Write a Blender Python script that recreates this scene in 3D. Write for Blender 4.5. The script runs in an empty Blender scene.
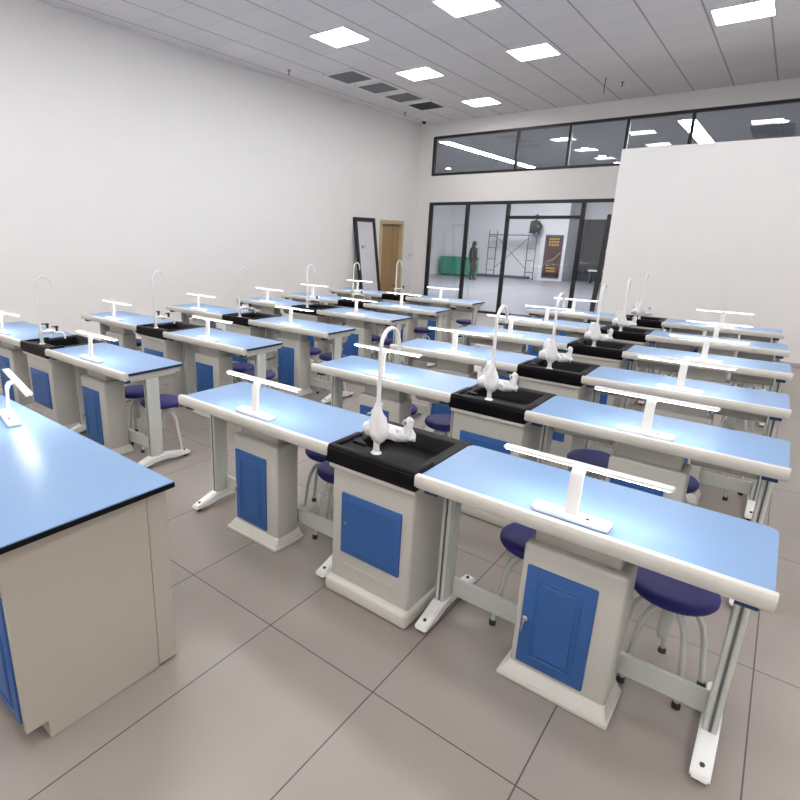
import bpy, bmesh, math, random
from mathutils import Vector, Matrix
R = math.radians
random.seed(7)
scene = bpy.context.scene
C = scene.collection

# ---------------------------------------------------------------- camera
cam_data = bpy.data.cameras.new('camera')
cam_data.sensor_width = 36.0
cam_data.lens = 539.16 * 36 / 800
cam_data.shift_x = 67.07 / 800
cam_data.shift_y = -10.98 / 800
cam_data.clip_end = 200
cam = bpy.data.objects.new('camera', cam_data)
C.objects.link(cam)
cr = Vector((0.76966108, 0.63810628, 0.02102873))
cu = Vector((-0.19096334, 0.19865412, 0.96128536))
cf = Vector((-0.60922478, 0.74387964, -0.27475125))
m = Matrix((cr, cu, -cf)).transposed().to_4x4()
m.translation = (0, 0, 1.7548)
cam.matrix_world = m
scene.camera = cam

# ---------------------------------------------------------------- world, exposure
world = bpy.data.worlds.new('world')
world.use_nodes = True
world.node_tree.nodes['Background'].inputs[0].default_value = (0.80, 0.88, 1.0, 1)
world.node_tree.nodes['Background'].inputs[1].default_value = 0.35
scene.world = world
scene.view_settings.view_transform = 'Standard'
scene.view_settings.look = 'None'
scene.view_settings.gamma = 1
scene.view_settings.use_curve_mapping = False
scene.view_settings.exposure = 0.93
PANEL_POWER = 12.0        # the ceiling panels of this classroom
HALL_POWER = 50.0        # the lamps of the hall beyond the glass
DESK_POWER = 17.0         # the little bar lamps

# ---------------------------------------------------------------- materials
def mat(name, col, rough=0.5, metal=0.0, noise=0.0, nscale=8.0, bump=0.0, emit=None, power=0, coat=0.0, spec=0.5, sss=0):
    mt = bpy.data.materials.new(name)
    mt.use_nodes = True
    nt = mt.node_tree
    b = nt.nodes['Principled BSDF']
    b.inputs['Base Color'].default_value = (*col, 1)
    b.inputs['Roughness'].default_value = rough
    b.inputs['Metallic'].default_value = metal
    b.inputs['Coat Weight'].default_value = coat
    b.inputs['Specular IOR Level'].default_value = spec
    tc = nt.nodes.new('ShaderNodeTexCoord')
    nz = nt.nodes.new('ShaderNodeTexNoise')
    nz.inputs['Scale'].default_value = nscale
    nz.inputs['Detail'].default_value = 4
    nt.links.new(tc.outputs['Object'], nz.inputs['Vector'])
    if noise:
        mx = nt.nodes.new('ShaderNodeMix'); mx.data_type = 'RGBA'
        mx.inputs[6].default_value = (*[c * (1 - noise) for c in col], 1)
        mx.inputs[7].default_value = (*[min(1, c * (1 + noise)) for c in col], 1)
        nt.links.new(nz.outputs['Fac'], mx.inputs[0])
        nt.links.new(mx.outputs[2], b.inputs['Base Color'])
    if bump:
        bp = nt.nodes.new('ShaderNodeBump')
        bp.inputs['Strength'].default_value = bump
        bp.inputs['Distance'].default_value = 0.002
        nt.links.new(nz.outputs['Fac'], bp.inputs['Height'])
        nt.links.new(bp.outputs['Normal'], b.inputs['Normal'])
    if emit:
        b.inputs['Emission Color'].default_value = (*emit, 1)
        b.inputs['Emission Strength'].default_value = power
    return mt

def grid_mat(name, col, line_col, sx, ox, wx, sy, oy, wy, rough, noise=0.04, nscale=1.2, ylw=1.0, tile_var=0.0):
    """flat tiles with thin joints, in metres of object space"""
    mt = bpy.data.materials.new(name); mt.use_nodes = True
    nt = mt.node_tree; b = nt.nodes['Principled BSDF']; L = nt.links
    tc = nt.nodes.new('ShaderNodeTexCoord'); sp = nt.nodes.new('ShaderNodeSeparateXYZ')
    L.new(tc.outputs['Object'], sp.inputs[0])
    def math_(op, a, b_=None):
        n = nt.nodes.new('ShaderNodeMath'); n.operation = op
        for i, v in enumerate((a, b_)):
            if v is None: continue
            if isinstance(v, (int, float)): n.inputs[i].default_value = v
            else: L.new(v, n.inputs[i])
        return n.outputs[0]
    def line(sock, s, o, w):
        v = math_('DIVIDE', math_('SUBTRACT', sock, o), s)
        f = math_('FRACT', math_('ADD', v, 0.5))
        d = math_('ABSOLUTE', math_('SUBTRACT', f, 0.5))
        return math_('LESS_THAN', d, w / s / 2), math_('FLOOR', v)
    lx, ix = line(sp.outputs[0], sx, ox, wx)
    ly, iy = line(sp.outputs[1], sy, oy, wy)
    ly = math_('MULTIPLY', ly, ylw)
    ln = math_('MAXIMUM', lx, ly)
    nz = nt.nodes.new('ShaderNodeTexNoise'); nz.inputs['Scale'].default_value = nscale; nz.inputs['Detail'].default_value = 6
    L.new(tc.outputs['Object'], nz.inputs['Vector'])
    mx = nt.nodes.new('ShaderNodeMix'); mx.data_type = 'RGBA'
    mx.inputs[6].default_value = (*[c * (1 - noise) for c in col], 1)
    mx.inputs[7].default_value = (*[c * (1 + noise) for c in col], 1)
    L.new(nz.outputs['Fac'], mx.inputs[0])
    cur = mx.outputs[2]
    if tile_var:
        cb = nt.nodes.new('ShaderNodeCombineXYZ'); L.new(ix, cb.inputs[0]); L.new(iy, cb.inputs[1])
        wn = nt.nodes.new('ShaderNodeTexWhiteNoise'); L.new(cb.outputs[0], wn.inputs['Vector'])
        hv = nt.nodes.new('ShaderNodeHueSaturation')
        v = math_('ADD', math_('MULTIPLY', wn.outputs['Value'], tile_var), 1 - tile_var / 2)
        L.new(v, hv.inputs['Value']); L.new(cur, hv.inputs['Color']); cur = hv.outputs[0]
    m2 = nt.nodes.new('ShaderNodeMix'); m2.data_type = 'RGBA'
    m2.inputs[7].default_value = (*line_col, 1)
    L.new(ln, m2.inputs[0]); L.new(cur, m2.inputs[6]); L.new(m2.outputs[2], b.inputs['Base Color'])
    b.inputs['Roughness'].default_value = rough
    bp = nt.nodes.new('ShaderNodeBump'); bp.inputs['Strength'].default_value = 0.4; bp.inputs['Distance'].default_value = 0.002; bp.invert = True
    L.new(ln, bp.inputs['Height']); L.new(bp.outputs[0], b.inputs['Normal'])
    return mt

def wood_mat(name, c1, c2):
    mt = mat(name, c1, 0.45); nt = mt.node_tree; b = nt.nodes['Principled BSDF']
    tc = nt.nodes.new('ShaderNodeTexCoord'); mp = nt.nodes.new('ShaderNodeMapping'); mp.inputs['Scale'].default_value = (14, 14, 0.8)
    nz = nt.nodes.new('ShaderNodeTexNoise'); nz.inputs['Scale'].default_value = 1.6; nz.inputs['Detail'].default_value = 6
    mx = nt.nodes.new('ShaderNodeMix'); mx.data_type = 'RGBA'; mx.inputs[6].default_value = (*c1, 1); mx.inputs[7].default_value = (*c2, 1)
    nt.links.new(tc.outputs['Object'], mp.inputs[0]); nt.links.new(mp.outputs[0], nz.inputs['Vector'])
    nt.links.new(nz.outputs['Fac'], mx.inputs[0]); nt.links.new(mx.outputs[2], b.inputs['Base Color'])
    return mt

def glass_mat(name, tint, refl=1.0):
    mt = bpy.data.materials.new(name); mt.use_nodes = True
    nt = mt.node_tree; nt.nodes.clear()
    out = nt.nodes.new('ShaderNodeOutputMaterial'); tr = nt.nodes.new('ShaderNodeBsdfTransparent'); gl = nt.nodes.new('ShaderNodeBsdfGlossy')
    fr = nt.nodes.new('ShaderNodeFresnel'); fr.inputs['IOR'].default_value = 1.55
    ml = nt.nodes.new('ShaderNodeMath'); ml.operation = 'MULTIPLY'; ml.inputs[1].default_value = refl; ml.use_clamp = True
    mx = nt.nodes.new('ShaderNodeMixShader')
    tr.inputs[0].default_value = (*tint, 1); gl.inputs['Roughness'].default_value = 0.0; gl.inputs[0].default_value = (0.95, 0.97, 1, 1)
    nt.links.new(fr.outputs[0], ml.inputs[0]); nt.links.new(ml.outputs[0], mx.inputs[0])
    nt.links.new(tr.outputs[0], mx.inputs[1]); nt.links.new(gl.outputs[0], mx.inputs[2]); nt.links.new(mx.outputs[0], out.inputs[0])
    return mt

M = dict(
    wall=mat('white_paint', (0.86, 0.845, 0.835), 0.85, noise=0.02, nscale=3, bump=0.05),
    hall_wall=mat('hall_paint', (0.76, 0.765, 0.80), 0.85, noise=0.02, nscale=2),
    hall_dark=mat('hall_dark_panel', (0.035, 0.038, 0.044), 0.6, noise=0.1, nscale=2),
    ceiling=grid_mat('ceiling_tiles', (0.84, 0.82, 0.83), (0.45, 0.44, 0.44), 0.6, -1.95, 0.022, 0.6, 0.45, 0.012, 0.9, 0.03, 30, ylw=0.35, tile_var=0.05),
    hall_ceiling=mat('hall_ceiling_paint', (0.34, 0.335, 0.345), 0.9, noise=0.03),
    floor=grid_mat('floor_tiles', (0.31, 0.27, 0.245), (0.08, 0.065, 0.06), 0.585, -0.96, 0.0055, 1.17, 1.465, 0.0055, 0.32, 0.10, 2.2, tile_var=0.06),
    hall_floor=mat('hall_floor_paint', (0.34, 0.35, 0.39), 0.30, noise=0.05, nscale=0.8),
    blue_top=mat('blue_laminate', (0.20, 0.33, 0.545), 0.35, noise=0.015, nscale=20),
    navy=mat('navy_edge', (0.012, 0.02, 0.06), 0.4, noise=0.1),
    cream=mat('cream_plastic', (0.66, 0.64, 0.59), 0.38, noise=0.02),
    cream2=mat('cream_steel', (0.565, 0.55, 0.51), 0.4, noise=0.02),
    legs=mat('grey_white_steel', (0.60, 0.62, 0.59), 0.38, noise=0.02),
    groove=mat('dark_groove', (0.13, 0.14, 0.14), 0.6, noise=0.1),
    grey_plastic=mat('light_grey_plastic', (0.46, 0.45, 0.43), 0.5, noise=0.03),
    blue_door=mat('blue_door_panel', (0.028, 0.112, 0.34), 0.42, noise=0.05),
    blue_cap=mat('blue_cap', (0.010, 0.045, 0.15), 0.4, noise=0.05),
    black=mat('black_resin', (0.0045, 0.004, 0.0055), 0.45, spec=0.14, noise=0.2, bump=0.15, nscale=60),
    white=mat('white_enamel', (0.86, 0.86, 0.85), 0.3, noise=0.01),
    film=mat('white_plastic_film', (0.88, 0.87, 0.87), 0.3, noise=0.04, nscale=25, bump=0.8),
    chrome=mat('brushed_steel', (0.6, 0.6, 0.6), 0.25, metal=1.0, noise=0.05),
    dark=mat('dark_plastic', (0.03, 0.03, 0.03), 0.45, noise=0.1),
    seat=mat('navy_blue_vinyl', (0.028, 0.026, 0.17), 0.5, spec=0.25, noise=0.08, bump=0.1, nscale=60),
    beige=mat('beige_board', (0.47, 0.43, 0.37), 0.5, noise=0.02),
    frame=mat('black_aluminium', (0.018, 0.018, 0.02), 0.45, noise=0.1),
    frame_w=mat('frame_pane_white', (0.72, 0.72, 0.76), 0.25, noise=0.01),
    wood=wood_mat('door_wood', (0.34, 0.22, 0.09), (0.44, 0.29, 0.13)),
    wood_l=wood_mat('door_casing_wood', (0.58, 0.47, 0.28), (0.66, 0.54, 0.34)),
    lamp=mat('ceiling_panel_glow', (0.9, 0.9, 0.9), 0.5, emit=(1.0, 0.985, 0.97), power=PANEL_POWER),
    hall_lamp=mat('hall_lamp_glow', (0.9, 0.9, 0.9), 0.5, emit=(1.0, 0.99, 0.99), power=HALL_POWER),
    desk_lamp=mat('desk_lamp_glow', (0.9, 0.9, 0.9), 0.5, emit=(1.0, 0.99, 0.97), power=DESK_POWER),
    grille=mat('grey_grille', (0.20, 0.21, 0.235), 0.6, noise=0.1),
    grille_d=mat('dark_grille', (0.06, 0.06, 0.065), 0.6, noise=0.1),
    glass=glass_mat('window_glass', (0.86, 0.87, 0.88), 1.0),
    green=mat('green_board', (0.05, 0.30, 0.20), 0.5, noise=0.12, nscale=3),
    steel_dark=mat('scaffold_steel', (0.09, 0.10, 0.13), 0.5, noise=0.1),
    skin=mat('skin', (0.45, 0.27, 0.19), 0.5, noise=0.05),
    cloth=mat('dark_cloth', (0.022, 0.018, 0.019), 0.9, noise=0.15),
    cloth2=mat('charcoal_cloth', (0.010, 0.010, 0.012), 0.9, noise=0.15),
    hair=mat('black_hair', (0.012, 0.010, 0.010), 0.6, noise=0.2, nscale=40),
    maroon=mat('maroon_board', (0.05, 0.010, 0.010), 0.5, noise=0.15, nscale=4),
    yellow=mat('yellow_print', (0.62, 0.38, 0.05), 0.6, noise=0.15, nscale=30),
)

# ---------------------------------------------------------------- helpers
def new_obj(name, bm, mats, parent=None, smooth=False, loc=None, kind=None, label=None):
    me = bpy.data.meshes.new(name)
    bm.normal_update()
    bm.to_mesh(me); bm.free()
    if not isinstance(mats, (list, tuple)): mats = [mats]
    for mm in mats: me.materials.append(M[mm])
    if smooth:
        for p in me.polygons: p.use_smooth = True
        try: me.set_sharp_from_angle(angle=R(40))
        except Exception: pass
    o = bpy.data.objects.new(name, me); C.objects.link(o)
    if parent: o.parent = parent
    if loc: o.location = loc
    if kind: o['kind'] = kind
    if label: o['label'] = label
    return o

def box(bm, x0, x1, y0, y1, z0, z1, bev=0.0, seg=2, mi=0, vert_only=False):
    r = bmesh.ops.create_cube(bm, size=1)
    vs = r['verts']
    for v in vs:
        v.co = Vector((x0 + (v.co.x + .5) * (x1 - x0), y0 + (v.co.y + .5) * (y1 - y0), z0 + (v.co.z + .5) * (z1 - z0)))
    fs = set(f for v in vs for f in v.link_faces)
    for f in fs: f.material_index = mi
    if bev > 0:
        es = set(e for v in vs for e in v.link_edges)
        if vert_only: es = [e for e in es if abs((e.verts[0].co - e.verts[1].co).z) > 1e-6]
        bmesh.ops.bevel(bm, geom=list(es), offset=bev, segments=seg, affect='EDGES', profile=0.5, clamp_overlap=True, material=mi)
    return bm

def B(): return bmesh.new()

def tube(bm, pts, rad, n=10, mi=0, cap=True):
    pts = [Vector(p) for p in pts]
    rads = rad if isinstance(rad, (list, tuple)) else [rad] * len(pts)
    rings = []; prev = None
    for i, p in enumerate(pts):
        if i == 0: t = pts[1] - pts[0]
        elif i == len(pts) - 1: t = pts[-1] - pts[-2]
        else: t = (pts[i + 1] - p).normalized() + (p - pts[i - 1]).normalized()
        t.normalize()
        if prev is None:
            a = Vector((0, 0, 1)) if abs(t.z) < .9 else Vector((1, 0, 0))
            u = t.cross(a).normalized()
        else:
            u = (prev - t * prev.dot(t)).normalized()
        prev = u; w = t.cross(u)
        rings.append([bm.verts.new(p + (u * math.cos(k * 2 * math.pi / n) + w * math.sin(k * 2 * math.pi / n)) * rads[i]) for k in range(n)])
    for a, b in zip(rings, rings[1:]):
        for k in range(n):
            f = bm.faces.new((a[k], a[(k + 1) % n], b[(k + 1) % n], b[k])); f.material_index = mi
    if cap:
        bm.faces.new(rings[0][::-1]).material_index = mi; bm.faces.new(rings[-1]).material_index = mi
    return bm

def lathe(bm, prof, cx=0, cy=0, n=28, mi=0):
    rings = []
    for r_, z in prof:
        if r_ < 1e-5: rings.append([bm.verts.new((cx, cy, z))])
        else: rings.append([bm.verts.new((cx + r_ * math.cos(k * 2 * math.pi / n), cy + r_ * math.sin(k * 2 * math.pi / n), z)) for k in range(n)])
    for a, b in zip(rings, rings[1:]):
        if len(a) == 1 and len(b) == 1: continue
        for k in range(n):
            k2 = (k + 1) % n
            if len(a) == 1: f = bm.faces.new((a[0], b[k2], b[k]))
            elif len(b) == 1: f = bm.faces.new((a[k], a[k2], b[0]))
            else: f = bm.faces.new((a[k], a[k2], b[k2], b[k]))
            f.material_index = mi
    bmesh.ops.recalc_face_normals(bm, faces=bm.faces)
    return bm

def prism(bm, poly, axis, a0, a1, mi=0, bev=0):
    """poly in the two remaining axes (x: (y,z), y: (x,z), z: (x,y)), extruded along axis"""
    def mk(p, a):
        return {'x': (a, p[0], p[1]), 'y': (p[0], a, p[1]), 'z': (p[0], p[1], a)}[axis]
    A = [bm.verts.new(mk(p, a0)) for p in poly]; Bv = [bm.verts.new(mk(p, a1)) for p in poly]
    fs = [bm.faces.new(A[::-1]), bm.faces.new(Bv)]
    for k in range(len(poly)):
        k2 = (k + 1) % len(poly); fs.append(bm.faces.new((A[k], A[k2], Bv[k2], Bv[k])))
    for f in fs: f.material_index = mi
    bmesh.ops.recalc_face_normals(bm, faces=fs)
    if bev:
        es = set(e for f in fs for e in f.edges)
        bmesh.ops.bevel(bm, geom=list(es), offset=bev, segments=2, affect='EDGES', clamp_overlap=True, material=mi)
    return bm

def frustum(bm, b0, z0, b1, z1, bev=0.0, mi=0):
    """b = (x0,x1,y0,y1) at bottom and top"""
    def ring(b, z): return [bm.verts.new(c) for c in ((b[0], b[2], z), (b[1], b[2], z), (b[1], b[3], z), (b[0], b[3], z))]
    a, c = ring(b0, z0), ring(b1, z1)
    fs = [bm.faces.new(a[::-1]), bm.faces.new(c)] + [bm.faces.new((a[k], a[(k + 1) % 4], c[(k + 1) % 4], c[k])) for k in range(4)]
    for f in fs: f.material_index = mi
    if bev:
        es = set(e for f in fs for e in f.edges)
        bmesh.ops.bevel(bm, geom=list(es), offset=bev, segments=3, affect='EDGES', clamp_overlap=True, material=mi)
    return bm

def empty(name, label, cat, loc=(0, 0, 0), rz=0.0, group=None):
    o = bpy.data.objects.new(name, None); C.objects.link(o)
    o.location = loc; o.rotation_euler = (0, 0, rz); o.empty_display_size = 0.1
    tag(o, label, cat, group)
    return o

def tag(o, label, cat, group=None):
    o['label'] = label; o['category'] = cat
    if group: o['group'] = group
    return o

def kids(o): return list(o.children)
def dup(root, loc, rz, label, group=None):
    def cp(o, par):
        c = o.copy(); C.objects.link(c); c.parent = par
        c.matrix_parent_inverse = o.matrix_parent_inverse.copy()
        for ch in KIDS.get(o.name, ()): cp(ch, c)
        return c
    r = cp(root, None)
    r.location = loc; r.rotation_euler = (0, 0, rz); r['label'] = label
    if group: r['group'] = group
    return r
KIDS = {}
def register(root):
    for ch in kids(root):
        KIDS.setdefault(root.name, []).append(ch); register(ch)

def struct(name, bm, mm, smooth=False, parent=None):
    o = new_obj(name, bm, mm, parent, smooth)
    if parent is None: o['kind'] = 'structure'
    return o

# ================================================================ SETTING
XL, XR, YB, YF, ZC = -7.61, 2.6, -3.0, 12.5, 4.4
struct('floor', box(B(), XL - .2, XR + .2, YB - .2, YF + .15, -0.1, 0), 'floor')
struct('floor_hall', box(B(), -16.5, 6.2, YF + .15, 27.5, -0.1, -0.002), 'hall_floor')
struct('ceiling', box(B(), XL - .2, XR + .2, YB - .2, YF + .15, ZC, ZC + .1), 'ceiling')
struct('ceiling_hall', box(B(), -16.5, 6.2, YF + .15, 27.5, ZC + .02, ZC + .12), 'hall_ceiling')
bm = B()   # left wall with the door opening
DY0, DY1, DZ = 10.98, 11.86, 2.06
box(bm, XL - .2, XL, YB - .2, DY0, 0, ZC); box(bm, XL - .2, XL, DY1, YF + .15, 0, ZC); box(bm, XL - .2, XL, DY0, DY1, DZ, ZC)
struct('wall_left', bm, 'wall')
struct('wall_right', box(B(), XR, XR + .2, YB - .2, YF + .15, 0, ZC), 'wall')
struct('wall_back', box(B(), XL, XR, YB - .2, YB, 0, ZC), 'wall')
bm = B()   # far wall above and between the glazing
GX0, GX1 = -7.24, -1.9
TZ0, TZ1, GZ = 3.20, 4.09, 2.585
box(bm, XL, XR, YF, YF + .15, TZ1, ZC); box(bm, XL, XR, YF, YF + .15, GZ, TZ0)
box(bm, XL, GX0, YF, YF + .15, 0, GZ); box(bm, XL, GX0, YF, YF + .15, TZ0, TZ1)
box(bm, GX1, XR, YF, YF + .15, 0, GZ); box(bm, 2.2, XR, YF, YF + .15, TZ0, TZ1)
struct('wall_far', bm, 'wall')

# transom window
f = .055
win = struct('window_1', box(box(B(), GX0, 2.2, YF - .01, YF + .08, TZ1 - f, TZ1, .004), GX0, 2.2, YF - .01, YF + .08, TZ0, TZ0 + f, .004), 'frame')
edges = [GX0 + f / 2, -5.14, -4.03, -2.95, -1.87, -0.2, 1.0, 2.2 - f / 2]
for x in edges:
    new_obj('mullion', box(B(), x - f / 2, x + f / 2, YF - .012, YF + .082, TZ0 + f, TZ1 - f, .004), 'frame', win)
for a, b in zip(edges, edges[1:]):
    new_obj('pane', box(B(), a + f / 2, b - f / 2, YF + .03, YF + .036, TZ0 + f, TZ1 - f), 'glass', win)
# lower glazing with the door bay
f = .07
win = struct('window_2', box(box(B(), GX0, GX1, YF - .01, YF + .09, GZ - f, GZ, .004), GX0, GX1, YF - .01, YF + .09, 0.0, 0.05, .004), 'frame')
edges = [GX0 + f / 2, -6.21, -5.2, -3.57, -2.6, GX1 - f / 2]
for x in edges:
    new_obj('mullion', box(B(), x - f / 2, x + f / 2, YF - .012, YF + .092, .05, GZ - f, .004), 'frame', win)
new_obj('door_header', box(B(), -5.2 + f / 2, -3.57 - f / 2, YF - .008, YF + .085, 2.19, 2.26, .004), 'frame', win)
for a, b in zip(edges, edges[1:]):
    if abs(a + 5.2) < .01:
        new_obj('pane', box(B(), a + f / 2, b - f / 2, YF + .03, YF + .036, 2.26, GZ - f), 'glass', win)
        new_obj('pane', box(B(), a + f / 2, b - f / 2, YF + .03, YF + .036, .05, 2.19), 'glass', win)
    else:
        new_obj('pane', box(B(), a + f / 2, b - f / 2, YF + .03, YF + .036, .05, GZ - f), 'glass', win)

# wooden double door in the left wall
bm = B()
box(bm, XL - .12, XL + .02, DY0 - .07, DY0 + .02, 0, DZ + .06, .006); box(bm, XL - .12, XL + .02, DY1 - .02, DY1 + .07, 0, DZ + .06, .006)
box(bm, XL - .12, XL + .021, DY0 - .07, DY1 + .07, DZ - .02, DZ + .065, .006)
dr = struct('door_1', bm, 'wood_l')
new_obj('wide_leaf', box(B(), XL - .09, XL - .045, DY0 + .022, 11.545, .01, DZ - .022, .004), 'wood', dr)
new_obj('narrow_leaf', box(B(), XL - .095, XL - .05, 11.555, DY1 - .022, .01, DZ - .022, .004), 'wood', dr)
new_obj('astragal', box(B(), XL - .06, XL - .035, 11.53, 11.57, .01, DZ - .022, .004), 'wood', dr)
h = tube(B(), [(XL - .05, 11.47, 1.0), (XL, 11.47, 1.0), (XL + .005, 11.36, 1.0)], .009)
new_obj('handle', h, 'chrome', dr, True)
struct('baseboard_left', box(B(), XL, XL + .012, YB, DY0 - .07, 0, .1, .003), 'wall')

# white partition standing in front of the far glazing, right side
struct('wall_partition', box(B(), -2.51, XR, 10.48, 10.60, 0, 3.22, .004), 'wall')
struct('baseboard_partition', box(B(), -2.50, XR, 10.468, 10.48, 0, .06, .002), 'grey_plastic')

# ---- ceiling fittings
def ceiling_panel(x, y, label, power_mat='lamp', w=.58, l=.58, z=ZC, group=None, name='ceiling_light', cat='ceiling light'):
    t = empty(name, label, cat, (x, y, z), 0, group)
    bm = B(); a, b, e = w / 2, l / 2, .018
    for q in ((-a - e, a + e, -b - e, -b), (-a - e, a + e, b, b + e), (-a - e, -a, -b, b), (a, a + e, -b, b)):
        box(bm, q[0], q[1], q[2], q[3], -.014, 0.004)
    new_obj('frame', bm, 'white', t)
    new_obj('diffuser', box(B(), -a, a, -b, b, -.008, .002), power_mat, t)
    return t
cols = {-5.42: 'leftmost', -3.5: 'second', -1.0: 'third', 1.5: 'rightmost'}
G = 'square ceiling light panels'
for cx, cn in cols.items():
    for y, rn in ((11.15, 'the glazed far wall'), (8.75, 'the middle of the far half'), (6.6, 'the middle of the room'), (4.5, 'the second bench row'), (2.4, 'the front benches'), (0.2, 'the demonstration desk'), (-1.8, 'the back wall')):
        if y > 11 and cx > -5: continue
        if cx == -1.0 and 6 < y < 7: continue
        if y > 11: lb = 'square glowing ceiling panel nearest the glazed far wall, beside the darkest air grille'
        elif y > 8 and cx < -5: lb = 'square glowing ceiling panel beside the middle air grilles, left of the other panels'
        elif y > 8 and cx < -3: lb = 'square glowing ceiling panel at the top edge of the picture, centre'
        else: lb = 'square glowing ceiling panel in the %s column over %s' % (cn, rn)
        ceiling_panel(cx, y, lb, group=G)
def grille(y, lab, mm, slat):
    t = empty('air_grille', lab, 'air vent', (-6.50, y, ZC), 0, 'air grilles in the ceiling')
    bm = B(); a, b, e = .28, .30, .06
    for q in ((-a - e, a + e, -b - e, -b), (-a - e, a + e, b, b + e), (-a - e, -a, -b, b), (a, a + e, -b, b)):
        box(bm, q[0], q[1], q[2], q[3], -.02, .004, .004)
    new_obj('frame', bm, 'white', t)
    new_obj('recess', box(B(), -a, a, -b, b, -.002, .03), mm, t)
    bm = B()
    for k in range(14):
        yy = -b + .02 + k * (2 * b - .04) / 13
        prism(bm, [(yy - .012, -.003), (yy + .006, -.016), (yy + .010, -.014), (yy - .008, -.001)], 'x', -a, a)
    new_obj('slats', bm, slat, t)
grille(8.22, 'pale grey ceiling air grille, nearest to the viewer of the four in a row', 'grille', 'grille')
grille(9.08, 'grey ceiling air grille, second from the viewer in the row of four', 'grille', 'grille')
grille(9.94, 'grey ceiling air grille, third from the viewer, before the darkest one', 'grille', 'grille')
grille(10.80, 'darkest ceiling air grille, nearest the far wall in the row of four', 'grille_d', 'grille_d')
for x, y, lb in ((-7.1, 7.32, 'small sprinkler head in ceiling near the left wall, closest to the viewer'), (-7.2, 11.1, 'small sprinkler head in ceiling beyond the air grilles by the left wall'),
                 (-2.83, 11.15, 'small sprinkler head in ceiling above the right part of the transom window')):
    t = empty('sprinkler', lb, 'sprinkler', (x, y, ZC), 0, 'ceiling sprinklers')
    new_obj('rose', lathe(B(), [(0, -.012), (.035, -.010), (.038, .001), (0, .001)], n=16), 'chrome', t, True)
    new_obj('head', lathe(B(), [(0, -.075), (.022, -.072), (.022, -.068), (.008, -.066), (.010, -.03), (.014, -.010), (0, -.010)], n=14), 'dark', t, True)
wire = new_obj('hanging_cable', tube(B(), [(-3.0, 10.75, ZC), (-3.0, 10.75, ZC - .08), (-3.01, 10.76, ZC - .16), (-2.99, 10.75, ZC - .24)], .006, 6), 'dark')
tag(wire, 'short dark cable end hanging from the ceiling beside a sprinkler', 'cable')
t = empty('dome_camera', 'small black dome camera at the top of the far left room corner', 'camera', (-7.30, 12.1, ZC))
new_obj('base', lathe(B(), [(0, -.03), (.055, -.03), (.06, .001), (0, .001)], n=20), 'white', t, True)
new_obj('dome', lathe(B(), [(0, -.085), (.02, -.082), (.036, -.07), (.045, -.05), (.047, -.03), (0, -.03)], n=20), 'dark', t, True)
t = empty('light_switch', 'small white wall switch between the wooden door and the glazing', 'switch', (XL, 12.28, 1.3))
new_obj('plate', box(B(), -.001, .010, -.043, .043, -.043, .043, .003), 'white', t)
new_obj('rocker', box(B(), .008, .014, -.026, .026, -.03, .03, .003), 'grey_plastic', t)

# ---- leaning black frames
def leaning(name, label, loc, rz, w, h, lean, pane):
    t = empty(name, label, 'frame', loc, rz)
    holder = t
    rot = Matrix.Rotation(-lean, 4, 'X')
    def add(n, bm_, mm, p):
        bmesh.ops.transform(bm_, matrix=rot, verts=bm_.verts)
        return new_obj(n, bm_, mm, p)
    e = .09
    bm = B(); box(bm, 0, e, 0, .05, 0, h, .004); box(bm, w - e, w, 0, .05, 0, h, .004)
    box(bm, e, w - e, 0, .05, h - e, h, .004); box(bm, e, w - e, 0, .05, 0, e, .004)
    add('frame', bm, 'frame', t)
    p = add('pane', box(B(), e, w - e, .02, .032, e, h - e), pane, t)
    return t, add
# against the left wall: local +y points into the wall
t, add = leaning('leaning_frame', 'tall black frame with a white pane leaning against the left wall', (-7.245, 9.86, 0.0), R(90), .78, 2.17, R(8.6), 'frame_w')
bm = B()
for (x0, x1, z0, z1) in ((.20, .225, 1.50, 1.56), (.235, .27, 1.50, 1.515), (.235, .27, 1.53, 1.54), (.235, .245, 1.50, 1.56), (.29, .325, 1.55, 1.56), (.312, .325, 1.50, 1.55)):
    box(bm, x0, x1, .0175, .0205, z0, z1)
add('black_marks', bm, 'dark', t)
t, add = leaning('leaning_frame', 'black frame leaning on the glazing beside the white partition', (-3.05, 12.05, 0.0), 0, .85, 2.30, R(8.5), 'glass')

# ================================================================ HALL BEYOND THE GLASS
bm = B(); box(bm, -16.5, -8.9, 25.0, 25.2, 0, ZC); box(bm, -16.6, -16.4, YF + .15, 25, 0, ZC)
box(bm, -16.5, XL - .2, YF + .15, YF + .3, 0, ZC); box(bm, -7.6, 6.2, 26.4, 26.6, 2.65, ZC)
struct('wall_hall', bm, 'hall_wall')
struct('wall_hall_dark', box(B(), -7.6, 6.2, 26.42, 26.58, 0, 2.65), 'hall_dark')
struct('wall_hall_right', box(B(), 6.0, 6.2, YF + .15, 26.4, 0, ZC), 'hall_wall')
struct('wall_hall_pier', box(B(), -9.0, -7.6, 24.9, 26.6, 0, ZC, .003), 'hall_wall')
struct('wall_hall_column', box(B(), -14.3, -13.35, 23.6, 25.0, 0, ZC, .003), 'hall_wall')
struct('baseboard_hall', box(B(), -13.35, -8.95, 24.98, 25.0, 0, .12), 'steel_dark')
ceiling_panel(-8.40, 18.75, 'long straight glowing strip light in the hall ceiling, seen through the leftmost transom pane', 'hall_lamp', .28, 7.4, ZC + .02, name='strip_light')
ceiling_panel(-2.42, 17.6, 'wide glowing strip light in the hall ceiling above the white partition', 'hall_lamp', .34, 4.6, ZC + .02, name='strip_light')
n_ = 0
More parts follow.
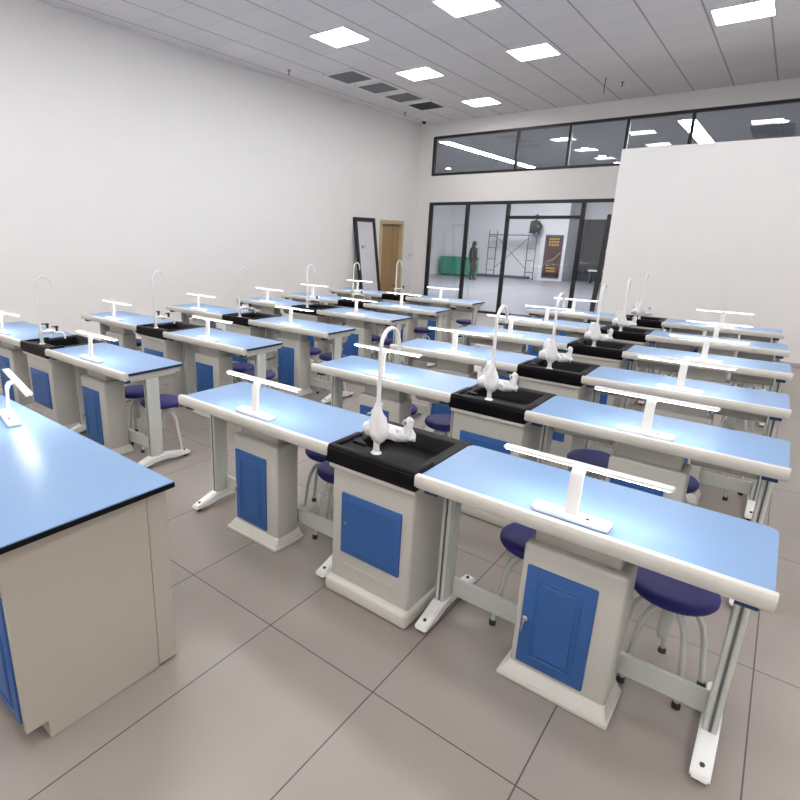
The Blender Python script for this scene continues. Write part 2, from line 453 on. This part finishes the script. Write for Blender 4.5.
for x, y, lb in ((-5.45, 14.4, 'nearest'), (-5.42, 16.3, 'second'), (-5.42, 18.3, 'third'), (-5.40, 20.2, 'fourth'), (-5.39, 22.1, 'farthest'), (-11.3, 20.8, ''), (-.78, 14.5, 'a'), (-.74, 16.6, 'b')):
    if lb in ('nearest', 'second', 'third', 'fourth', 'farthest'): s = 'round downlight in the hall ceiling, %s of the five in the middle transom panes' % lb
    elif lb == '': s = 'round downlight in the hall ceiling below the strip light, leftmost transom pane'
    elif lb == 'a': s = 'round downlight at the upper edge of the rightmost transom pane'
    else: s = 'round downlight just above the dark grille in the rightmost transom pane'
    t = empty('downlight', s, 'ceiling light', (x, y, ZC + .02), 0, 'round hall downlights')
    new_obj('trim_ring', lathe(B(), [(.10, -.015), (.135, -.012), (.14, .002), (.10, .002), (.10, -.015)], n=24), 'white', t, True)
    new_obj('diffuser', lathe(B(), [(0, -.012), (.10, -.012), (.10, .002), (0, .002)], n=24), 'hall_lamp', t)
t = empty('hall_air_vent', 'dark air grille in the hall ceiling, in the rightmost transom pane', 'air vent', (-.95, 17.9, ZC + .02))
new_obj('frame', box(B(), -.42, .42, -.9, .9, -.012, .002), 'steel_dark', t)
bm = B()
for k in range(9): box(bm, -.38, .38, -.82 + k * .2, -.76 + k * .2, -.03, -.01)
new_obj('slats', bm, 'grille', t)

# framed maroon board on the pier
t = empty('notice_board', 'dark red framed board with yellow lettering blocks on the hall pier', 'board', (-8.11, 24.9, .12))
bm = B()
for q in ((-.38, -.35, 0, 1.84), (.35, .38, 0, 1.84), (-.35, .35, 0, .06), (-.35, .35, 1.78, 1.84), (-.35, .35, .56, .63)):
    box(bm, q[0], q[1], -.05, 0, q[2], q[3], .004)
new_obj('frame', bm, 'steel_dark', t)
new_obj('upper_panel', box(B(), -.35, .35, -.03, -.001, .63, 1.78), 'maroon', t)
new_obj('lower_panel', box(B(), -.35, .35, -.03, -.001, .06, .56), 'maroon', t)
bm = B()
for r_ in range(3):
    for c_ in range(4):
        x = -.21 + c_ * .115; z = 1.66 - r_ * .125
        box(bm, x, x + .085, -.036, -.030, z - .03, z + .045); box(bm, x + .03, x + .05, -.036, -.030, z - .05, z + .06)
for r_ in range(2):
    for c_ in range(4):
        x = -.20 + c_ * .10; z = .42 - r_ * .12
        box(bm, x, x + .075, -.036, -.030, z - .03, z + .04)
new_obj('yellow_print', bm, 'yellow', t)
new_obj('diagonal_stroke', tube(B(), [(-.25, -.034, .68), (-.05, -.034, .78), (.02, -.034, .76), (.32, -.034, 1.10)], .014, 6), 'wood_l', t)

# green board crate
t = empty('green_crate', 'low green crate standing by the hall wall at the left pane', 'crate', (-12.25, 24.3, 0))
new_obj('body', box(B(), -.82, .82, -.35, .35, .06, .82, .015), 'green', t)
new_obj('lid', box(B(), -.84, .84, -.37, .37, .82, .88, .01), 'green', t)
new_obj('skid', box(box(B(), -.7, -.6, -.33, .33, 0, .06), .6, .7, -.33, .33, 0, .06), 'steel_dark', t)
# white bench in front of the dark wall
t = empty('bench', 'low white bench in front of the dark hall wall', 'bench', (-6.0, 25.0, 0))
new_obj('seat', box(B(), -.55, .45, -.2, .2, .5, .56, .01), 'white', t)
for x in (-.45, .35): new_obj('leg', box(B(), x - .03, x + .03, -.17, .17, 0, .5, .005), 'steel_dark', t)

# scaffold
t = empty('scaffold', 'grey tubular scaffold tower with crossed braces in the hall', 'scaffold', (0, 0, 0))
SX0, SX1, SY0, SY1 = -10.67, -8.86, 24.2, 24.7
for x in (SX0, SX1):
    bm = B()
    tube(bm, [(x - .14, SY0, 0.02), (x - .14, SY0, 2.12 if x < -10 else 1.97)], .021, 8)
    tube(bm, [(x + .17, SY0 + .15, 0.02), (x + .17, SY0 + .15, 2.12 if x < -10 else 1.97)], .021, 8)
    for z in (.35, .85, 1.35, 1.85): tube(bm, [(x - .14, SY0, z), (x + .17, SY0 + .15, z)], .016, 8)
    tube(bm, [(x + .17, SY0 + .15, .02), (x + .17, SY0 + .15, .06)], .05, 8)
    new_obj('ladder_frame', bm, 'steel_dark', t, True)
new_obj('brace', tube(B(), [(SX0 + .17, SY0 + .1, 1.85), (SX1 - .14, SY0 + .1, .45)], .014, 8), 'steel_dark', t, True)
new_obj('brace', tube(B(), [(SX0 + .17, SY0 + .14, .45), (SX1 - .14, SY0 + .14, 1.85)], .014, 8), 'steel_dark', t, True)
new_obj('platform', box(B(), SX0 - .14, SX1 + .2, SY0 - .02, SY0 + .38, 1.90, 1.94, .004), 'steel_dark', t)

# people
def person(name, label, verts, edges_, radii, cloth, loc, rz, root_i=0):
    me = bpy.data.meshes.new(name); me.from_pydata([Vector(v) for v in verts], edges_, [])
    o = bpy.data.objects.new(name, me); C.objects.link(o)
    me.materials.append(M[cloth])
    md = o.modifiers.new('skin', 'SKIN'); md.use_smooth_shade = True
    sk = me.skin_vertices
    if not sk:
        bm_ = bmesh.new(); bm_.from_mesh(me); bm_.verts.layers.skin.verify(); bm_.to_mesh(me); bm_.free(); sk = me.skin_vertices
    for i, r_ in enumerate(radii):
        rr = r_ if isinstance(r_, tuple) else (r_, r_)
        me.skin_vertices[0].data[i].radius = rr
        me.skin_vertices[0].data[i].use_root = (i == root_i)
    s = o.modifiers.new('sub', 'SUBSURF'); s.levels = 2; s.render_levels = 2
    o.location = loc; o.rotation_euler = (0, 0, rz)
    tag(o, label, 'person')
    return o
def ball(bm, c, r_, s=(1, 1, 1)):
    q = bmesh.ops.create_uvsphere(bm, u_segments=16, v_segments=12, radius=1)
    for v in q['verts']: v.co = Vector((c[0] + v.co.x * r_ * s[0], c[1] + v.co.y * r_ * s[1], c[2] + v.co.z * r_ * s[2]))
    return bm
def head(par, c, tilt=0, hair_long=True):
    bm = ball(B(), c, .1, (.78, .92, 1.1)); ball(bm, (c[0], c[1] - .092, c[2] - .01), .018, (.8, 1.2, 1.4))
    for s in (-1, 1): ball(bm, (c[0] + s * .078, c[1] + .005, c[2] - .005), .022, (.4, .8, 1.2))
    hd = new_obj('face', bm, 'skin', par, True)
    bm = B()
    for s in (-1, 1): ball(bm, (c[0] + s * .03, c[1] - .083, c[2] + .01), .009)
    box(bm, c[0] - .022, c[0] + .022, c[1] - .092, c[1] - .078, c[2] - .05, c[2] - .043, .002)
    new_obj('eyes_and_mouth', bm, 'hair', par, True)
    bm = ball(B(), (c[0], c[1] + .018, c[2] + .022), .108, (.84, .95, 1.02))
    if hair_long: ball(bm, (c[0], c[1] + .085, c[2] - .11), .09, (.75, .5, 1.6))
    new_obj('hair', bm, 'hair', par, True)
def hand(par, w, d, side, fwd=(0, -1, 0)):
    bm = B(); w = Vector(w); d = Vector(d).normalized(); s = Vector((side, 0, 0)); fw = Vector(fwd)
    tube(bm, [w - d * .02, w + d * .03, w + d * .085], [.022, .032, .026], 8)
    for k, ln in enumerate((.062, .075, .07, .055)):
        b0 = w + d * .08 + fw * (.027 - .018 * k)
        tube(bm, [b0, b0 + d * ln * .55, b0 + d * ln - s * .012], [.0095, .009, .007], 6)
    tube(bm, [w + d * .02 + fw * .02, w + d * .05 + fw * .05, w + d * .085 + fw * .055], [.012, .011, .008], 6)
    new_obj('hand', bm, 'skin', par, True)
# standing, seen from behind and a little from the side
V_ = [(0, 0, .93), (0, 0, 1.12), (0, .01, 1.33), (0, .01, 1.43), (0, -.01, 1.50),
      (-.16, .01, 1.38), (-.22, .03, 1.12), (-.22, -.02, .88), (.16, .01, 1.38), (.22, .03, 1.12), (.24, .0, .86),
      (-.09, 0, .86), (-.10, -.01, .48), (-.10, .02, .09), (-.11, -.13, .035), (.09, 0, .86), (.11, -.02, .48), (.13, .03, .09), (.15, -.12, .035)]
E_ = [(0, 1), (1, 2), (2, 3), (3, 4), (2, 5), (5, 6), (6, 7), (2, 8), (8, 9), (9, 10), (0, 11), (11, 12), (12, 13), (13, 14), (0, 15), (15, 16), (16, 17), (17, 18)]
r_ = [(.15, .11), (.135, .10), (.15, .11), (.055, .055), (.05, .05), .062, .046, .032, .062, .046, .032, .095, .06, .042, .035, .095, .06, .042, .035]
V_ = [(v[0], v[1], v[2] * .95) for v in V_]; r_ = [tuple(1.2 * q for q in a) if isinstance(a, tuple) else a * 1.18 for a in r_]
p = person('person', 'person in dark clothes with black hair standing on the hall floor', V_, E_, r_, 'cloth', (-10.45, 22.0, 0), R(150))
head(p, (0, -.02, 1.51)); hand(p, (-.22, -.03, .82), (0, -.1, -1), -1); hand(p, (.24, 0, .80), (0, -.1, -1), 1)
# crouching on top of the scaffold
V_ = [(0, .12, .16), (0, .13, .32), (0, .03, .50), (0, -.04, .58), (0, -.07, .63),
      (-.17, .02, .51), (-.25, -.12, .36), (-.12, -.28, .42), (.17, .02, .51), (.25, -.12, .36), (.12, -.28, .42),
      (-.10, .10, .15), (-.16, -.22, .33), (-.13, -.10, .07), (-.13, -.24, .03), (.10, .10, .15), (.16, -.22, .33), (.13, -.10, .07), (.13, -.24, .03)]
r_ = [(.15, .13), (.15, .12), (.15, .12), (.06, .06), (.05, .05), .07, .055, .04, .07, .055, .04, .10, .075, .045, .034, .10, .075, .045, .034]
p = person('person', 'person in black clothes crouching on top of the scaffold', V_, E_, r_, 'cloth2', (-8.85, 24.39, 1.945), R(165))
head(p, (0, -.10, .72), hair_long=False); hand(p, (-.11, -.29, .42), (.4, -.6, .2), -1); hand(p, (.11, -.29, .42), (-.4, -.6, .2), 1)

# ================================================================ FURNITURE PROTOTYPES
LT, SW, DT, H = 1.19, .502, .50, .78
def make_table():
    t = empty('lab_table', 'x', 'table')
    bm = B(); prism(bm, [(0, .02), (LT, .02), (LT, DT - .03), (LT - .012, DT - .008), (LT - .035, DT), (.035, DT), (.012, DT - .008), (0, DT - .03)], 'z', H - .0185, H)
    for f_ in bm.faces: f_.material_index = 0 if f_.normal.z > .5 else 1
    new_obj('tabletop', bm, ['blue_top', 'navy'], t)
    prof = [(-.012, .738), (-.014, .765), (-.013, .778), (-.007, .788), (.004, .791), (.016, .789), (.024, .781), (.024, .750), (.010, .745), (.010, .732), (-.006, .731)]
    bm = prism(B(), prof, 'x', -.008, LT + .008)
    new_obj('front_rail', bm, 'cream', t, True)
    bm = B(); box(bm, .03, LT - .03, .03, .07, .725, .76); box(bm, .03, LT - .03, DT - .07, DT - .03, .725, .76)
    box(bm, .016, .052, .02, DT - .03, .728, .7605); box(bm, LT - .052, LT - .016, .02, DT - .03, .728, .7605)
    new_obj('under_frame', bm, 'cream2', t)
    for x in (.055, LT - .055):
        bm = B()
        box(bm, x - .022, x - .003, .185, .290, .075, .725, .006); box(bm, x + .003, x + .022, .185, .290, .075, .725, .006)
        box(bm, x - .0235, x + .0235, .215, .26, .07, .72)
        box(bm, x - .026, x + .026, .055, .44, .705, .728, .004)
        lg = new_obj('leg', bm, 'legs', t, True)
        new_obj('groove', box(box(B(), x - .0032, x + .0032, .183, .185, .09, .70), x - .0032, x + .0032, .290, .292, .09, .70), 'groove', lg)
        new_obj('end_cap', box(B(), x - .03, x + .03, .018, .055, .704, .7305, .003), 'blue_cap', lg)
        ft = prism(B(), [(.015, .02), (.02, .042), (.05, .050), (.175, .088), (.30, .088), (.49, .050), (.535, .042), (.54, .02), (.40, .018), (.32, .035), (.21, .035), (.13, .018)], 'x', x - .030, x + .030, bev=.007)
        ft = new_obj('foot', ft, 'white', lg, True)
        bm = B()
        for y in (.055, .50): lathe(bm, [(0, 0), (.016, 0), (.016, .021), (0, .021)], x, y, 12)
        for y in (.06, .495): lathe(bm, [(0, .045), (.008, .047), (.008, .058), (0, .060)], x, y, 10)
        new_obj('bolt', bm, 'dark', lg, True)
    new_obj('crossbar', box(B(), .077, LT - .077, .262, .284, .09, .185, .006), 'legs', t)
    for a, b in ((.09, .42), (.81, LT - .09)):
        out_ = [(.21, .722), (.21, .66), (.22, .635), (.25, .618), (.41, .618), (.445, .63), (.465, .66), (.468, .70)]
        inn_ = [(.456, .70), (.453, .665), (.438, .642), (.41, .630), (.25, .630), (.232, .642), (.223, .662), (.223, .722)]
        bm = prism(B(), out_ + inn_, 'x', a, b)
        for x in (a, b - .006): prism(bm, out_ + [(.468, .715), (.40, .722)], 'x', x, x + .006)
        new_obj('book_tray', bm, 'grey_plastic', t)
    register(t); return t
def panel_door(bm, x0, x1, z0, z1, y, embossed=True):
    box(bm, x0, x1, y, y + .016, z0, z1, .006)
    if embossed:
        w = .045
        a0, a1, b0, b1 = x0 + w, x1 - w, z0 + w, z1 - w
        g = .006
        for q in ((a0, a1, b0, b0 + g), (a0, a1, b1 - g, b1), (a0, a0 + g, b0, b1), (a1 - g, a1, b0, b1)):
            box(bm, q[0], q[1], y - .004, y + .004, q[2], q[3], .0018, 1)
        box(bm, a0 + .018, a1 - .018, y - .0035, y + .004, b0 + .018, b1 - .018, .003, 1)
def make_pedestal():
    t = empty('pedestal_cabinet', 'x', 'cabinet')
    bm = B(); box(bm, .43, .80, .075, .25, .055, .620, .016, 3); new_obj('body', bm, 'cream2', t, True)
    new_obj('neck', box(B(), .452, .765, .118, .24, .612, .722, .012, 3), 'cream2', t, True)
    bm = B(); box(bm, .395, .825, .035, .275, 0, .022, .008, 2); frustum(bm, (.40, .82, .04, .27), .02, (.432, .798, .072, .256), .07, .006)
    new_obj('plinth', bm, 'cream', t, True)
    bm = B(); panel_door(bm, .455, .715, .085, .535, .066); d = new_obj('door', bm, 'blue_door', t, True)
    bm = B(); lathe(bm, [(0, 0), (.012, 0), (.012, .01), (.006, .014), (0, .014)], 0, 0, 14)
    bmesh.ops.transform(bm, matrix=Matrix.Translation((.474, .068, .30)) @ Matrix.Rotation(R(90), 4, 'X'), verts=bm.verts)
    tube(bm, [(.474, .055, .30), (.474, .048, .29), (.470, .046, .245)], [.004, .0045, .003], 8)
    new_obj('door_handle', bm, 'chrome', d, True)
    register(t); return t
def make_sink(wrapped):
    t = empty('sink_cabinet', 'x', 'sink')
    bm = B(); box(bm, .022, .484, .02, .435, .07, .695, .014, 3)
    bmesh.ops.delete(bm, geom=[q for q in bm.faces if q.calc_center_median().z > .68], context='FACES')
    box(bm, .10, .40, .0155, .022, .172, .178, .0015, 1)
    new_obj('body', bm, 'cream2', t, True)
    bm = B(); box(bm, .008, .494, .0, .05, .678, .710, .010, 3); box(bm, .008, .494, .44, .48, .678, .710, .010, 3); box(bm, .008, .05, .03, .46, .679, .709, .008, 2); box(bm, .452, .494, .03, .46, .679, .709, .008, 2)
    new_obj('collar', bm, 'cream', t, True)
    bm = B(); box(bm, .005, .497, -.015, .445, 0, .085, .022, 4); new_obj('plinth', bm, 'cream', t, True)
    bm = B(); box(bm, .085, .428, .010, .024, .240, .564, .006); box(bm, .117, .396, .0085, .012, .272, .532, .002, 1)
    d = new_obj('door', bm, 'blue_door', t, True)
    bm = B(); lathe(bm, [(0, 0), (.008, 0), (.008, .006), (0, .007)], 0, 0, 12)
    bmesh.ops.transform(bm, matrix=Matrix.Translation((.118, .010, .41)) @ Matrix.Rotation(R(90), 4, 'X'), verts=bm.verts)
    new_obj('door_lock', bm, 'chrome', d, True)
    # black basin with a real bowl
    bm = B()
    o = [(-.0, -.012), (.502, -.012), (.502, DT + .01), (-.0, DT + .01)]
    cav = [(.065, .135), (.435, .135), (.435, .455), (.065, .455)]
    cb = [(.095, .16), (.405, .16), (.405, .41), (.095, .41)]
    def ring(pp, z): return [bm.verts.new((a, b, z)) for a, b in pp]
    r0 = ring([(.006, -.006), (.496, -.006), (.496, DT), (.006, DT)], .706); r1 = ring(o, .716); r2 = ring(o, .778)
    r3 = ring([(.006, -.006), (.496, -.006), (.496, DT + .004), (.006, DT + .004)], .784)
    r4 = ring([(.056, .128), (.444, .128), (.444, .464), (.056, .464)], .780); r5 = ring(cav, .772); r6 = ring(cb, .56)
    for a, b in zip((r0, r1, r2, r3, r4, r5), (r1, r2, r3, r4, r5, r6)):
        for k in range(4): bm.faces.new((a[k], a[(k + 1) % 4], b[(k + 1) % 4], b[k]))
    bm.faces.new(r6); bm.faces.new(r0[::-1])
    bmesh.ops.recalc_face_normals(bm, faces=bm.faces)
    box(bm, .003, .499, -.009, .028, .775, .797, .012, 3)
    box(bm, .003, .040, .0, .235, .775, .797, .012, 3)
    box(bm, .462, .499, .0, .155, .775, .797, .012, 3)
    prism(bm, [(.04, .15), (.06, .115), (.15, .115), (.12, .15), (.05, .19)], 'z', .775, .79, bev=.006)
    bs = new_obj('basin', bm, 'black', t, True)
    new_obj('drain', lathe(B(), [(0, .563), (.02, .564), (.03, .566), (.032, .558), (0, .558)], .25, .31, 16), 'chrome', bs, True)
    # gooseneck faucet
    fx, fy, zm = .225, .085, .885
    bm = B()
    lathe(bm, [(0, .778), (.026, .778), (.026, .785), (.015, .795), (.014, .86), (.019, .868), (.019, .902), (.013, .912), (.0, .912)], fx, fy, 18)
    pts = [(fx, fy, .91), (fx, fy, 1.275)] + [(fx, fy + .072 - .072 * math.cos(a), 1.275 + .085 * math.sin(a)) for a in [R(q) for q in range(15, 181, 15)]] + [(fx, fy + .146, 1.25)]
    tube(bm, pts, [.012, .009] + [.0095] * (len(pts) - 3) + [.0088], 10)
    tube(bm, [(fx, fy, zm), (fx, fy + .10, zm)], .013, 10)
    tube(bm, [(fx - .09, fy + .10, zm), (fx + .10, fy + .10, zm)], .014, 10)
    fc = new_obj('faucet', bm, 'white', t, True)
    for s_ in (-1, 1):
        bm = B(); x = fx + s_ * .09
        tube(bm, [(x, fy + .10, zm), (x + s_ * .012, fy + .135, zm - .005), (x + s_ * .014, fy + .155, zm - .03), (x + s_ * .014, fy + .156, zm - .06)], [.012, .011, .010, .008], 10)
        new_obj('side_nozzle', bm, 'white', fc, True)
        bm = B(); lathe(bm, [(0, zm + .01), (.010, zm + .01), (.010, zm + .035), (.015, zm + .042), (.015, zm + .055), (.0, zm + .06)], x, fy + .10, 12)
        tube(bm, [(x, fy + .10, zm + .05), (x + s_ * .01, fy + .055, zm + .055)], [.006, .005], 8)
        new_obj('tap_knob', bm, 'dark' if not wrapped else 'chrome', fc, True)
    if wrapped:
        rnd = random.Random(3)
        bm = B()
        tube(bm, [(fx, fy, .835), (fx, fy + .01, .86), (fx, fy + .02, .90), (fx - .005, fy + .01, .945), (fx, fy, .975), (fx, fy, 1.01)], [.016, .040, .044, .036, .024, .014], 16)
        tube(bm, [(fx - .005, fy + .03, .895), (fx - .04, fy + .04, .890), (fx - .08, fy + .05, .872), (fx - .105, fy + .06, .855)], [.038, .042, .038, .014], 14)
        tube(bm, [(fx - .07, fy + .09, .90), (fx - .07, fy + .09, .95), (fx - .06, fy + .09, .985), (fx - .035, fy + .085, .99)], [.022, .024, .018, .008], 10)
        tube(bm, [(fx + .01, fy + .06, .875), (fx + .05, fy + .09, .85), (fx + .08, fy + .10, .862), (fx + .112, fy + .11, .862), (fx + .125, fy + .11, .85)], [.034, .022, .030, .026, .012], 14)
        tube(bm, [(fx + .102, fy + .10, .865), (fx + .106, fy + .10, .905), (fx + .108, fy + .10, .945), (fx + .108, fy + .10, .958)], [.020, .018, .018, .006], 10)
        bmesh.ops.subdivide_edges(bm, edges=list(bm.edges), cuts=1)
        for v in bm.verts: v.co += Vector((rnd.uniform(-1, 1), rnd.uniform(-1, 1), rnd.uniform(-1, 1))) * .0042
        w = new_obj('plastic_wrap', bm, 'film', fc, True)
    register(t); return t
def make_lamp():
    t = empty('desk_lamp', 'x', 'lamp')
    bm = B(); box(bm, -.135, .135, -.032, .032, 0, .022, .007, 3); new_obj('base', bm, 'white', t, True)
    bm = B()
    prism(bm, [(-.010, .015), (.004, .015), (.010, .155), (.020, .178), (.040, .188), (.040, .197), (.014, .190), (.000, .170)], 'x', -.022, .022)
    new_obj('post', bm, 'white', t, True)
    bm = B(); box(bm, -.29, .29, .034, .070, .185, .198, .0055, 3)
    b = new_obj('light_bar', bm, 'white', t, True)
    new_obj('light_strip', box(B(), -.28, .28, .040, .064, .1835, .1855), 'desk_lamp', b)
    new_obj('switch_button', lathe(B(), [(0, .021), (.007, .021), (.007, .025), (0, .026)], .06, -.012, 10), 'dark', t)
    register(t); return t
def make_stool():
    t = empty('stool', 'x', 'stool')
    new_obj('seat', lathe(B(), [(0, .400), (.135, .400), (.150, .406), (.158, .419), (.158, .432), (.148, .444), (.12, .450), (.05, .452), (0, .452)], n=32), 'seat', t, True)
    bm = B(); lathe(bm, [(0, .19), (.022, .19), (.024, .23), (.024, .36), (.07, .385), (.11, .400), (0, .400)], n=16)
    new_obj('column', bm, 'legs', t, True)
    for k in range(5):
        a = R(72 * k + 20); c_, s_ = math.cos(a), math.sin(a)
        pr = [(.02, .355), (.06, .352), (.10, .33), (.128, .28), (.145, .20), (.158, .10), (.168, .02)]
        bm = tube(B(), [(c_ * q, s_ * q, z) for q, z in pr], .0115, 8)
        lg = new_obj('leg', bm, 'legs', t, True)
        new_obj('rubber_foot', lathe(B(), [(0, 0), (.016, 0), (.016, .018), (.012, .026), (0, .026)], c_ * .169, s_ * .169, 10), 'dark', lg, True)
    register(t); return t

# ================================================================ PLACE THE ROWS
protoT, protoP, protoSw, protoSu, protoL, protoS = make_table(), make_pedestal(), make_sink(True), make_sink(False), make_lamp(), make_stool()
used = set()
def put(proto, loc, rz, label, group):
    if proto.name not in used:
        used.add(proto.name)
        proto.location = loc; proto.rotation_euler = (0, 0, rz); proto['label'] = label; proto['group'] = group
        return proto
    return dup(proto, loc, rz, label, group)
rowsR = [(-2.734, 1.860, -.005), (-2.712, 3.058, -.010), (-2.715, 4.157, .010), (-2.709, 5.376, .022), (-2.738, 6.555, .024), (-2.790, 7.779, .040)]
rowsL = [(-6.330, 1.866, .012), (-6.385, 3.047, .001), (-6.407, 4.234, -.020), (-6.440, 5.50, -.035), (-6.456, 6.500, .003), (-6.530, 7.814, -.015)]
words = ['nearest', 'second', 'third', 'fourth', 'fifth', 'farthest']
stoolspots = {  # (bank, row, side) -> positions beside the table
    ('right', 0, 'left'): ((.69, .62), (.945, .445)), ('right', 0, 'right'): ((.385, .44), (.925, .475)),
    ('right', 1, 'left'): ((.50, .47), (.95, .44)), ('right', 1, 'right'): ((.30, .44), (.70, .45)),
    ('left', 0, 'right'): ((.52, .48), (.92, .45)), ('left', 1, 'right'): ((.54, .50), (.90, .44)),
    ('left', 2, 'right'): ((.50, .47), (.91, .44)), ('left', 3, 'right'): ((.52, .47), (.88, .45)),
    ('left', 4, 'right'): ((.34, .48), (.74, .46)), ('left', 5, 'right'): ((.45, .48), (.89, .45)),
}
rnd = random.Random(11)
for bank, rows in (('right', rowsR), ('left', rowsL)):
    for i, (X, Y, T) in enumerate(rows):
        c_, s_ = math.cos(T), math.sin(T)
        def P(x, y, z=0): return (X + x * c_ - y * s_, Y + x * s_ + y * c_, z)
        rw = '%s row of the %s-hand bank' % (words[i], bank)
        put(protoSw if bank == 'right' else protoSu, P(LT, 0), T,
            ('white sink cabinet with black basin and film-wrapped gooseneck tap, ' if bank == 'right' else 'white sink cabinet with black basin and bare white gooseneck tap, ') + rw.replace('of the ', '').replace('-hand', ''), 'sink cabinets between the tables')
        for side, x0 in (('left', 0), ('right', LT + SW)):
            if True:
                put(protoT, P(x0, 0), T, 'blue-topped lab table %s of the sink, %s' % (side, rw), 'blue-topped lab tables')
                put(protoP, P(x0 + (.02 if (bank, side) == ('right', 'right') else (-.035 if bank == 'right' else -.06)), 0), T, 'cream pedestal cabinet with blue door under the %s table, %s' % (side, rw.replace('-hand', '')), 'pedestal cabinets under the tables')
                put(protoL, P(x0 + .60, .072, H), T, 'white T-shaped bar lamp on the %s table, %s' % (side, rw), 'bar lamps on the tables')
                spots = stoolspots.get((bank, i, side), ((.34, .46), (.90, .44)))
                for k, (bx, by) in enumerate(spots):
                    put(protoS, P(x0 + bx, by), R(-2 + 72 * rnd.randint(0, 4) + rnd.uniform(-6, 6)), 'round navy stool behind the %s table, %s side, %s' % (side, ('left', 'right')[k], rw.replace('-hand', '')), 'round navy stools')

# ================================================================ DEMONSTRATION DESK
t = empty('demonstration_desk', 'large beige demonstration desk with a blue black-edged worktop in the left foreground', 'desk', (0, 0, 0))
bm = B(); prism(bm, [(-4.6, .44), (-1.665, .44), (-1.665, 1.085), (-4.6, 1.085)], 'z', .806, .830, bev=.002)
for f_ in bm.faces: f_.material_index = 0 if f_.normal.z > .5 else 1
new_obj('worktop', bm, ['blue_top', 'black'], t)
bm = B(); box(bm, -4.58, -1.735, .485, 1.055, .08, .806); box(bm, -4.58, -1.735, .545, 1.05, 0.008, .08)
new_obj('carcass', bm, 'beige', t)
bm = prism(B(), [(.472, .082), (.545, .082), (.545, .004), (.985, .004), (.985, .806), (.472, .806)], 'x', -1.735, -1.712)
new_obj('end_panel', bm, 'beige', t)
new_obj('corner_panel', box(B(), -1.735, -1.712, .988, 1.07, .012, .806), 'beige', t)
for k in range(5):
    x1 = -1.745 - k * .56
    if x1 - .55 < -4.6: break
    bm = B(); panel_door(bm, x1 - .55, x1, .10, .60, .466); d = new_obj('door', bm, 'blue_door', t, True)
    new_obj('handle', tube(B(), [(x1 - .49, .472, .52), (x1 - .49, .445, .52), (x1 - .49, .445, .40), (x1 - .49, .472, .40)], .005, 8), 'chrome', d, True)
    bm = B(); box(bm, x1 - .55, x1, .466, .482, .62, .79, .006); d = new_obj('drawer', bm, 'blue_door', t, True)
    new_obj('handle', tube(B(), [(x1 - .34, .472, .70), (x1 - .34, .445, .70), (x1 - .21, .445, .70), (x1 - .21, .472, .70)], .005, 8), 'chrome', d, True)
dup(protoL, (-2.87, .95, .830), R(-11), 'white T-shaped bar lamp standing on the foreground demonstration desk', 'bar lamps on the tables')
